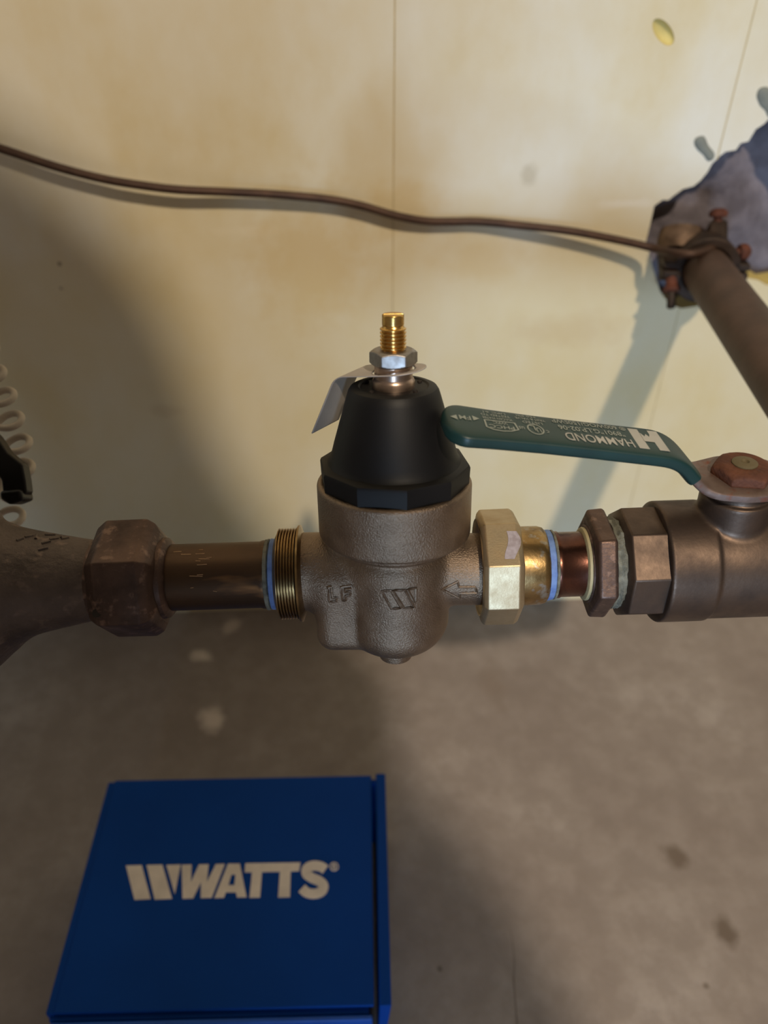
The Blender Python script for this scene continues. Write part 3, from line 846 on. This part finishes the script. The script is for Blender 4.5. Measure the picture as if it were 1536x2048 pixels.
# round test mark
def ring2(cx, cy, rx, ry, w, n=28):
    P = []
    for k in range(n):
        a, b = 2 * math.pi * k / n, 2 * math.pi * (k + 1) / n
        P.append([(cx + rx * math.cos(a), cy + ry * math.sin(a)), (cx + rx * math.cos(b), cy + ry * math.sin(b)), (cx + (rx - w) * math.cos(b), cy + (ry - w) * math.sin(b)), (cx + (rx - w) * math.cos(a), cy + (ry - w) * math.sin(a))])
    return P
ulc = -406
grip_print('round_test_mark', [print_poly(ring2(ulc, 12, 15, 19, 2.6)), print_text('U', ulc + 9, ulc + 1, 14, 18, None, 0.01), print_text('L', ulc + 0, ulc - 8, 8, 18, None, 0.01), print_text('c', -383, -388, 16, 9, None), print_text('us', -426, -436, 12, 9, None),
           print_text('LISTED', -388, -424, -12, 9, None), print_text('TRIM & VALVE', -380, -434, -25, 8, None), print_text('350 PSI', -394, -430, -36, 7, None)], M['printdim'])
pc = -468
frame_poly = [(pc + 29, -4), (pc + 31, 22), (pc + 16, 31), (pc, 34), (pc - 16, 32), (pc - 28, 24), (pc - 27, -4)]
inner_poly = [(pc + (x - pc) * 0.90, 14 + (y - 14) * 0.86) for x, y in frame_poly]
fr = [[frame_poly[i], frame_poly[(i + 1) % 7], inner_poly[(i + 1) % 7], inner_poly[i]] for i in range(7)]
grip_print('shield_test_mark', [print_poly(fr), print_text('PHCC', pc + 23, pc - 21, 19, 12, None, 0.008), print_text('WPC', pc + 14, pc - 12, 4, 9, None), print_text('VULCAN WATER', pc + 26, pc - 28, -12, 8, None), print_text('TESTED TO', pc + 24, pc - 28, -24, 8, None), print_text('UPC 61', pc + 18, pc - 22, -35, 7, None)], M['printdim'])
fm = -528
grip_print('diamond_mark', [print_poly([[(fm + 26, -4), (fm + 14, 5), (fm + 14, -13)], [(fm - 26, 0), (fm - 14, 9), (fm - 14, -9)]]), print_text('FM', fm + 10, fm - 10, -2, 15, None, 0.004)], M['printdim'])
# rusty handle nut
def hnut(x, y, z):
    d = hexp(x, y, 57, 6, 20); d = np.maximum(d, np.abs(z - 208) - 14)
    r = np.sqrt(x * x + y * y)
    d = smax(d, (r - 51) * 0.55 + (z - 216) * 0.84, 3)
    return d + 0.6 * np.sin(x * 0.5) * np.sin(y * 0.45) * np.sin(z * 0.6)
nn = sdf_obj('handle_nut', hnut, (-66, -66, 190), (66, 66, 228), 2.0, FB, M['rust'], bv, 40)
lathe('stem_button', [(214, 24), (224, 23), (226, 20), (226.5, 8), (223, 5), (222, 1)], FB, M['rustbutton'], nn, 'Z', 28)

# ------------------------------------------------------------------ service pipe out of the wall
W0 = on_wall(1388, 508, -0.05); W1 = on_wall(1388, 508, 0.0); N1 = at_depth(1552, 740, 0.455)
dirn = (N1 - W1).normalized()
E = W1 + dirn * ((0.075 - W1.y) / dirn.y)
BVR = Vector(FB0((212, 0, 0))[0]); BVR2 = Vector(FB0((245, 0, 0))[0])
sp = thing('service_pipe', W1, 'thick brown service pipe coming out of the wall hole', 'pipe')
RP = 0.0168
straight = [W1 - dirn * 0.02 + dirn * ((E - W1).length * k / 12 + 0.02 * k / 12) for k in range(13)]
def bez(a, b, c_, d_, n):
    return [a * (1 - t_) ** 3 + b * (3 * t_ * (1 - t_) ** 2) + c_ * (3 * t_ * t_ * (1 - t_)) + d_ * t_ ** 3 for t_ in [i / n for i in range(n + 1)]]
print('elbow', E, BVR, BVR2)
elb = bez(E - dirn * 0.004, E + dirn * 0.045, BVR2 + FL.ex * 0.045, BVR2 - FL.ex * 0.004, 20)
v, f = tube_geo(straight, RP, 40)
fix_normals(mesh_obj('tube', v, f, M['service'], sp, True, 50))
v, f = tube_geo(elb, RP * 1.12, 32)
fix_normals(mesh_obj('elbow', v, f, M['service'], sp, True, 50))
v, f = tube_geo([BVR2, Vector(FB0((205, 0, 0))[0])], 0.0150, 32)
fix_normals(mesh_obj('nipple', v, f, M['service'], sp, True, 50))
# ground clamp
side = dirn.cross(Vector((0, 0, 1))).normalized(); upv = side.cross(dirn).normalized()   # side = right of the pipe, seen from the room
if side.x < 0: side = -side
if upv.z < 0: upv = -upv
def CP(along, s_, u_): return W1 + dirn * along + side * s_ + upv * u_
gc_ = thing('ground_clamp', CP(0.035, 0, 0.02), 'rusty dark ground clamp bolted around the service pipe', 'clamp')
a0 = 0.030
def band(sgn):
    pts_in, vs, fs = [], [], []
    n = 20
    for i in range(n + 1):
        q = math.radians(8 + 164 * i / n) * sgn
        for (r, al) in ((RP + 0.0006, a0 - 0.008), (RP + 0.0075, a0 - 0.008), (RP + 0.0075, a0 + 0.010), (RP + 0.0006, a0 + 0.010)):
            vs.append(CP(al, r * math.cos(q), r * math.sin(q)))
    for i in range(n):
        for k in range(4):
            fs.append((i * 4 + k, i * 4 + (k + 1) % 4, (i + 1) * 4 + (k + 1) % 4, (i + 1) * 4 + k))
    fs += [(0, 1, 2, 3), (n * 4, n * 4 + 1, n * 4 + 2, n * 4 + 3)]
    return vs, fs
for sgn, nm in ((1, 'upper_jaw'), (-1, 'lower_jaw')):
    v, f = band(sgn)
    for sx_ in (-1, 1):      # ears
        b = len(v)
        x0, x1 = sx_ * (RP + 0.002), sx_ * (RP + 0.014); y0, y1 = sgn * 0.0008, sgn * 0.006
        v += [CP(al, xx, yy) for al in (a0 - 0.008, a0 + 0.010) for xx in (x0, x1) for yy in (y0, y1)]
        f += [[i + b for i in q] for q in ((0, 1, 3, 2), (4, 6, 7, 5), (0, 4, 5, 1), (2, 3, 7, 6), (0, 2, 6, 4), (1, 5, 7, 3))]
    o = fix_normals(mesh_obj(nm, v, f, M['clamp'], gc_, True, 35))
    b = o.modifiers.new('bevel', 'BEVEL'); b.width = 0.001; b.segments = 2; b.limit_method = 'ANGLE'
def bolt(name, base, tip, r, rh, head, mat):
    base, tip = Vector(base), Vector(tip); d = (tip - base).normalized(); n = 14
    prof = [(-0.0, r), ((tip - base).length, r), ((tip - base).length, rh * 0.9), ((tip - base).length + head * 0.35, rh), ((tip - base).length + head * 0.7, rh * 0.92), ((tip - base).length + head, rh * 0.5)]
    a = d.orthogonal().normalized(); b2 = d.cross(a)
    vs, fs = [], []
    for (s, rr) in prof:
        for k in range(n):
            q = 2 * math.pi * k / n; vs.append(base + d * s + a * (rr * math.cos(q)) + b2 * (rr * math.sin(q)))
    for i in range(len(prof) - 1):
        for k in range(n): fs.append((i * n + k, i * n + (k + 1) % n, (i + 1) * n + (k + 1) % n, (i + 1) * n + k))
    fs += [list(range(n)), [(len(prof) - 1) * n + k for k in range(n)]]
    return fix_normals(mesh_obj(name, vs, fs, mat, gc_, True, 40))
# lug tower holding the wire, two thumb screws and the lower bolt, placed where the photo shows them
dcl = (W1 + dirn * a0 - CAM).dot(-CB)
T0, T1 = at_depth(1432, 512, dcl * 0.985), at_depth(1434, 446, dcl * 1.0)
tw = (T1 - T0).normalized(); trr = at_depth(1454, 480, dcl) - at_depth(1432, 480, dcl); trr_l = trr.length
tp = Vector((1, 0, 0)); tq = tw.cross(tp).normalized()
vs = []
for s, kx, ky in ((0.0, 1.15, 0.8), (0.5, 1.0, 0.8), (0.85, 1.0, 0.8), (1.0, 0.85, 0.7)):
    for (a, b2) in ((-1, -1), (1, -1), (1, 1), (-1, 1)): vs.append(T0 + (T1 - T0) * s + tp * (a * trr_l * 0.85 * kx) + tq * (b2 * trr_l * 0.7 * ky))
fs = [(i * 4 + k, i * 4 + (k + 1) % 4, (i + 1) * 4 + (k + 1) % 4, (i + 1) * 4 + k) for i in range(3) for k in range(4)] + [(0, 1, 2, 3), (12, 13, 14, 15)]
o = fix_normals(mesh_obj('wire_lug', vs, fs, M['clamp'], gc_, True, 30)); b = o.modifiers.new('bevel', 'BEVEL'); b.width = 0.0015; b.segments = 2
bolt('clamp_screw', at_depth(1433, 462, dcl), at_depth(1436, 434, dcl * 0.995), 0.0032, 0.0068, 0.006, M['rustred'])
bolt('clamp_screw', at_depth(1452, 508, dcl * 0.985), at_depth(1478, 505, dcl * 0.985), 0.0034, 0.0062, 0.008, M['rustred'])
bolt('clamp_bolt', at_depth(1343, 540, dcl), at_depth(1343, 575, dcl), 0.0042, 0.0066, 0.004, M['rustred'])
bolt('clamp_bolt', at_depth(1343, 570, dcl), at_depth(1342, 612, dcl), 0.0032, 0.0032, 0.002, M['clamp'])
# round brass hub left of the pipe
hc0, hc1 = at_depth(1357, 505, dcl * 1.01), at_depth(1362, 462, dcl * 1.01)
v, f = tube_geo([hc0, hc0 + (hc1 - hc0) * 0.5, hc1], [0.0155, 0.0165, 0.0150], 24)
fix_normals(mesh_obj('clamp_hub', v, f, plain('olive_brown_hub', srgb(118, 96, 78), 0.6, 0.5, (300, 0.4, 0.0007), srgb(84, 66, 52), 80), gc_, True, 50))
v, f = tube_geo([at_depth(1352, 560, dcl * 1.02), hc0], [0.013, 0.0150], 20)
fix_normals(mesh_obj('hub_neck', v, f, M['clamp'], gc_, True, 50))

# ------------------------------------------------------------------ ground wire along the wall
wp = [(-60, 280, .012), (0, 297, .012), (100, 330, .013), (180, 352, .013), (250, 366, .014), (350, 379, .014), (450, 384, .012), (550, 389, .011), (650, 398, .010), (720, 411, .010), (790, 431, .010), (850, 442, .008), (900, 443.5, .007), (960, 443.5, .007), (1050, 452, .010), (1150, 464, .014), (1250, 483, .018), (1310, 497, .024)]
pts = [on_wall(a, b, c_) for a, b, c_ in wp]
pts += [at_depth(1345, 505, dcl * 0.965), at_depth(1385, 508, dcl * 0.955), at_depth(1415, 500, dcl * 0.965), at_depth(1434, 490, dcl * 0.985)]
wpts = spline(pts, 8)
v, f = tube_geo(wpts, 0.0030, 12)
wo = fix_normals(mesh_obj('ground_wire', v, f, M['wire'], None, True, 60)); tag(wo, 'thin brown copper ground wire running across the cream wall', 'wire')

# ------------------------------------------------------------------ coiled cable and black clip at the left edge
dco = 0.40; pxm = dco / FPX
axis_px = spline([(-46, 660, 0), (-30, 735, 0), (-6, 790, 0), (12, 845, 0), (28, 893, 0), (33, 945, 0), (22, 992, 0), (12, 1045, 0), (6, 1075, 0)], 24)
cp = []
tot = 0
prev = axis_px[0]
for a in axis_px:
    tot += (a - prev).length; prev = a
    ph = tot / 49.5 * 2 * math.pi + 0.9
    c0 = at_depth(a.x, a.y, dco)
    cp.append(c0 + CR * (31 * pxm * math.cos(ph)) + (CU * 0.88 - CB * 0.47) * (31 * pxm * math.sin(ph)))
cp = spline(cp[::2], 3)
v, f = tube_geo(cp, 7.0 * pxm, 10)
co = fix_normals(mesh_obj('coiled_cable', v, f, M['coil'], None, True, 60)); tag(co, 'white coiled cable hanging at the left photo edge', 'cable')
dk = 0.375
clip_px = [(-60, 820), (-8, 872), (14, 905), (44, 928), (50, 960), (53, 984), (47, 990), (49, 1002), (22, 1008), (6, 998), (2, 960), (-20, 930), (-60, 900)]
cmap = lambda p: at_depth(p[0], p[1], dk) - CB * (p[2])
ck = thing('plastic_clip', at_depth(20, 960, dk), 'black glossy plastic clip in front of the white coiled cable', 'clip')
o = prisms('clip_body', [clip_px], 0.0, 0.008, cmap, M['clip'], ck, True, 30)
b = o.modifiers.new('bevel', 'BEVEL'); b.width = 0.002; b.segments = 3; b.limit_method = 'ANGLE'
o = prisms('clip_foot', [[(4, 982), (46, 978), (51, 1000), (24, 1010), (5, 998)]], -0.003, 0.010, cmap, M['clip'], ck, True, 30)
b = o.modifiers.new('bevel', 'BEVEL'); b.width = 0.0015; b.segments = 3; b.limit_method = 'ANGLE'

# ------------------------------------------------------------------ blue carton on the floor
BH = 0.090
tl, tr, br, bl = [on_z(*p, BH) for p in ((214, 1563), (741, 1551), (750, 2012), (98, 2026))]
cen = (tl + tr + br + bl) / 4
bx = ((tr - tl) + (br - bl)).normalized(); bx.z = 0; bx.normalize(); by = Vector((-bx.y, bx.x, 0))
bw = ((tr - tl).length + (br - bl).length) / 2; bd = ((tl - bl).length + (tr - br).length) / 2
print('box', bw, bd, cen, (tr - tl).length, (br - bl).length, (tl - bl).length, (tr - br).length)
def BM(u, v_, z): return Vector((cen.x, cen.y, 0)) + bx * u + by * v_ + Vector((0, 0, z))
cb = thing('blue_carton', BM(0, 0, 0), 'blue cardboard carton with white logo lying on the concrete floor', 'box')
def bbox_part(name, u0, u1, v0, v1, z0, z1, mat, bev=0.001, parent=cb):
    vs = [BM(u, v_, z_) for u in (u0, u1) for v_ in (v0, v1) for z_ in (z0, z1)]
    o = fix_normals(mesh_obj(name, vs, [(0, 1, 3, 2), (4, 6, 7, 5), (0, 4, 5, 1), (2, 3, 7, 6), (0, 2, 6, 4), (1, 5, 7, 3)], mat, parent, True, 40))
    b_ = o.modifiers.new('bevel', 'BEVEL'); b_.width = bev; b_.segments = 3
    return o
hwid, hdep = bw / 2, bd / 2
bbox_part('carton_body', -hwid + 0.001, hwid - 0.003, -hdep - 0.003, hdep, 0.0, BH - 0.004, M['blue'])
lid = bbox_part('lid', -hwid + 0.004, hwid, -hdep, hdep + 0.0005, BH - 0.0028, BH, M['blue'], 0.0008)
bbox_part('lid_edge', -hwid - 0.001, -hwid + 0.0045, -hdep, hdep, BH - 0.030, BH - 0.0012, M['blue'], 0.001)
bbox_part('front_flap', -hwid + 0.003, hwid - 0.001, -hdep - 0.0065, -hdep - 0.0035, 0.004, BH - 0.0035, M['blue_lit'], 0.001)
bbox_part('tuck_flap', hwid - 0.004, hwid + 0.003, hdep - 0.004, hdep - 0.001, 0.0, BH - 0.003, M['blue'], 0.0005)
# side flap standing a little away from the lid on the right
vs = []
for v_ in (-hdep - 0.001, hdep + 0.001):
    vs += [BM(hwid + 0.0015, v_, 0.002), BM(hwid + 0.0045, v_, 0.002), BM(hwid + 0.0105, v_, BH + 0.0015), BM(hwid + 0.0032, v_, BH + 0.0015)]
o = fix_normals(mesh_obj('side_flap', vs, [(0, 1, 2, 3), (4, 5, 6, 7), (0, 1, 5, 4), (1, 2, 6, 5), (2, 3, 7, 6), (3, 0, 4, 7)], M['blue'], cb, True, 40))
b = o.modifiers.new('bevel', 'BEVEL'); b.width = 0.0008; b.segments = 2
# logo, traced as letter polygons on the lid plane
ls = 460 / 1536.0
def lg(pts): 
    out = []
    for x, y in pts:
        p = on_z(240 + x * ls, 1700 + y * ls, BH); q = p - Vector((cen.x, cen.y, 0)); out.append((q.dot(bx), q.dot(by)))
    return out
polys = [[(40, 105), (145, 102), (205, 328), (97, 334)], [(178, 102), (283, 99), (348, 326), (232, 332)], [(310, 102), (405, 98), (366, 296)],
         # W
         [(412, 100), (478, 98), (474, 215), (528, 98), (592, 96), (580, 215), (640, 96), (700, 94), (612, 320), (540, 322), (541, 215), (488, 324), (418, 326)],
         # T T joined bar
         [(838, 90), (1205, 84), (1196, 142), (1140, 144), (1135, 316), (1056, 318), (1068, 146), (948, 148), (935, 318), (865, 320), (882, 150), (832, 150)]]
logo_map = lambda p: BM(p[0], p[1], BH + p[2])
LG = [lg(p) for p in polys]
# A as four quads round its counter
Aq = [[(728, 93), (800, 92), (770, 160), (742, 160)], [(728, 93), (742, 160), (722, 235), (695, 320), (628, 322)], [(800, 92), (845, 316), (780, 318), (765, 280), (768, 235), (762, 160)], [(742, 190), (766, 190), (766, 285), (702, 285), (722, 235)], [(742, 160), (770, 160), (764, 190), (738, 190)]]
Aq = [[(722, 93), (800, 92), (772, 165), (744, 165)], [(722, 93), (744, 165), (724, 236), (694, 320), (630, 322)], [(800, 92), (845, 316), (782, 318), (764, 236), (772, 165)], [(724, 236), (764, 236), (774, 284), (708, 284)]]
LG += [lg(p) for p in Aq]
# S as a thick band
Sc = spline([(1372, 132, 0), (1340, 112, 0), (1292, 106, 0), (1252, 122, 0), (1246, 158, 0), (1280, 186, 0), (1330, 208, 0), (1358, 238, 0), (1346, 276, 0), (1300, 294, 0), (1250, 286, 0), (1214, 256, 0)], 5)
wS = 33
for a, b2, k in zip(Sc, Sc[1:], range(999)):
    d1 = (Sc[min(k + 1, len(Sc) - 1)] - Sc[max(k - 1, 0)]).normalized(); d2 = (Sc[min(k + 2, len(Sc) - 1)] - Sc[k]).normalized()
    n1_, n2_ = Vector((-d1.y, d1.x, 0)) * wS, Vector((-d2.y, d2.x, 0)) * wS
    LG.append(lg([(a + n1_)[:2], (b2 + n2_)[:2], (b2 - n2_)[:2], (a - n1_)[:2]]))
# registered mark: ring and R
rr_ = []
for k in range(16):
    a, b2 = 2 * math.pi * k / 16, 2 * math.pi * (k + 1) / 16
    rr_.append(lg([(1430 + 30 * math.cos(a), 112 + 30 * math.sin(a)), (1430 + 30 * math.cos(b2), 112 + 30 * math.sin(b2)), (1430 + 22 * math.cos(b2), 112 + 22 * math.sin(b2)), (1430 + 22 * math.cos(a), 112 + 22 * math.sin(a))]))
rr_ += [lg([(1420, 98), (1426, 98), (1426, 128), (1420, 128)]), lg([(1426, 98), (1440, 100), (1440, 112), (1426, 114)]), lg([(1428, 113), (1436, 113), (1444, 128), (1436, 128)])]
LG += rr_
prisms('logo_print', LG, 0.0, 0.00025, logo_map, M['logo'], lid)

# ------------------------------------------------------------------ the person taking the picture, stooping behind the camera
SK, JK, TR, HR, BO = [plain(n_, c_, r_) for n_, c_, r_ in (('skin', srgb(190, 140, 115), 0.6), ('dark_jacket', srgb(54, 56, 62), 0.9), ('work_trousers', srgb(48, 52, 66), 0.9), ('dark_hair', srgb(44, 34, 28), 0.8), ('brown_boots', srgb(60, 44, 34), 0.7))]
HD = (-0.16, -0.54, 1.64)
def torso(x, y, z):
    d = ell(x, y, z, (0.045, -0.80, 0.90), (0.21, 0.15, 0.20))
    d = smin(d, ell(x, y, z, (0.02, -0.78, 1.04), (0.20, 0.14, 0.15)), 0.06)
    d = smin(d, ell(x, y, z, (-0.075, -0.76, 1.10), (0.19, 0.13, 0.24)), 0.08)
    d = smin(d, ell(x, y, z, (-0.135, -0.68, 1.335), (0.225, 0.125, 0.16)), 0.08)
    d = smin(d, capsule(x, y, z, (-0.15, -0.64, 1.40), (-0.15, -0.58, 1.54), 0.062, 0.056), 0.03)
    for sh, el_, wr in (((0.01, -0.66, 1.33), (0.11, -0.60, 1.00), (0.075, -0.43, 0.80)), ((-0.31, -0.66, 1.33), (-0.36, -0.58, 1.02), (-0.14, -0.44, 0.80))):
        d = smin(d, capsule(x, y, z, sh, el_, 0.064, 0.056), 0.04)
        d = smin(d, capsule(x, y, z, el_, wr, 0.054, 0.036), 0.02)
    for hp, kn, an in (((0.10, -0.80, 0.84), (-0.12, -0.70, 0.48), (-0.15, -0.80, 0.10)), ((-0.07, -0.80, 0.84), (-0.265, -0.70, 0.48), (-0.28, -0.80, 0.10))):
        d = smin(d, capsule(x, y, z, hp, kn, 0.105, 0.072), 0.04)
        d = smin(d, capsule(x, y, z, kn, an, 0.070, 0.052), 0.02)
        d = smin(d, capsule(x, y, z, (an[0], an[1] - 0.03, 0.045), (an[0] + 0.01, an[1] + 0.17, 0.038), 0.045, 0.036), 0.02)
    for wx, sg in ((0.075, -1), (-0.14, 1)):
        wy, wz = (-0.43, 0.80) if wx > 0 else (-0.44, 0.80)
        palm = (wx + sg * 0.03, wy + 0.045, wz - 0.045)
        d = smin(d, capsule(x, y, z, (wx, wy, wz), palm, 0.030, 0.030), 0.015)
        for k in range(4):
            b0 = (palm[0] + sg * 0.01, palm[1] + 0.018 - 0.013 * k, palm[2] + 0.024 - 0.016 * k)
            b1 = (b0[0] + sg * 0.030, b0[1] + 0.020, b0[2]); b2 = (b1[0] + sg * (0.022 - 0.003 * k), b1[1] - 0.006, b1[2])
            d = smin(d, capsule(x, y, z, b0, b1, 0.0095, 0.009), 0.006); d = smin(d, capsule(x, y, z, b1, b2, 0.009, 0.008), 0.004)
        d = smin(d, capsule(x, y, z, palm, (palm[0] + sg * 0.02, palm[1] - 0.01, palm[2] + 0.055), 0.013, 0.010), 0.01)
    hd_ = ell(x, y, z, HD, (0.078, 0.098, 0.118))
    hd_ = smin(hd_, ell(x, y, z, (HD[0], HD[1] + 0.035, HD[2] - 0.065), (0.055, 0.062, 0.06)), 0.03)
    hd_ = smin(hd_, capsule(x, y, z, (HD[0], HD[1] + 0.092, HD[2] + 0.005), (HD[0], HD[1] + 0.112, HD[2] - 0.025), 0.010, 0.014), 0.012)
    for sg in (-1, 1):
        hd_ = smin(hd_, ell(x, y, z, (HD[0] + sg * 0.080, HD[1] - 0.01, HD[2] - 0.01), (0.012, 0.022, 0.033)), 0.008)
        hd_ = smax(hd_, -ell(x, y, z, (HD[0] + sg * 0.032, HD[1] + 0.100, HD[2] + 0.010), (0.016, 0.012, 0.010)), 0.008)
    hd_ = smax(hd_, -ell(x, y, z, (HD[0], HD[1] + 0.108, HD[2] - 0.055), (0.024, 0.010, 0.005)), 0.005)
    return smin(d, hd_, 0.015)
person = thing('person', (-0.2, -0.8, 0.0), 'person in dark jacket stooping behind the camera, seen only as shadow', 'person')
P_, Q_ = surface_nets(torso, (-0.52, -1.10, -0.01), (0.26, -0.26, 1.86), 0.0095)
pb = mesh_obj('body', P_, Q_.tolist(), [SK, JK, TR, BO], person, True, None)
cent = P_[Q_].mean(axis=1)
mi = np.where(cent[:, 2] > 1.47, 0, np.where(cent[:, 2] < 0.085, 3, np.where((cent[:, 2] < 0.90) & (cent[:, 1] < -0.6), 2, 1)))
mi = np.where((cent[:, 1] > -0.44) & (cent[:, 2] < 0.80) & (cent[:, 2] > 0.6), 0, mi)
pb.data.polygons.foreach_set('material_index', mi.astype(int).tolist())
def hair(x, y, z):
    d = ell(x, y, z, (HD[0], HD[1] - 0.012, HD[2] + 0.018), (0.086, 0.102, 0.116))
    return smax(d, -ell(x, y, z, (HD[0], HD[1] + 0.11, HD[2] - 0.06), (0.10, 0.11, 0.12)), 0.01)
P_, Q_ = surface_nets(hair, (HD[0] - 0.12, HD[1] - 0.16, HD[2] - 0.16), (HD[0] + 0.12, HD[1] + 0.16, HD[2] + 0.17), 0.008)
mesh_obj('hair', P_, Q_.tolist(), HR, person, True, None)
for sg in (-1, 1):
    c0 = Vector((HD[0] + sg * 0.032, HD[1] + 0.084, HD[2] + 0.010))
    P_, Q_ = surface_nets(lambda x, y, z: ell(x, y, z, tuple(c0), (0.012, 0.012, 0.012)), tuple(c0 - Vector((.016,) * 3)), tuple(c0 + Vector((.016,) * 3)), 0.003)
    mesh_obj('eye', P_, Q_.tolist(), plain('eye', srgb(210, 205, 198), 0.3), person, True, None)
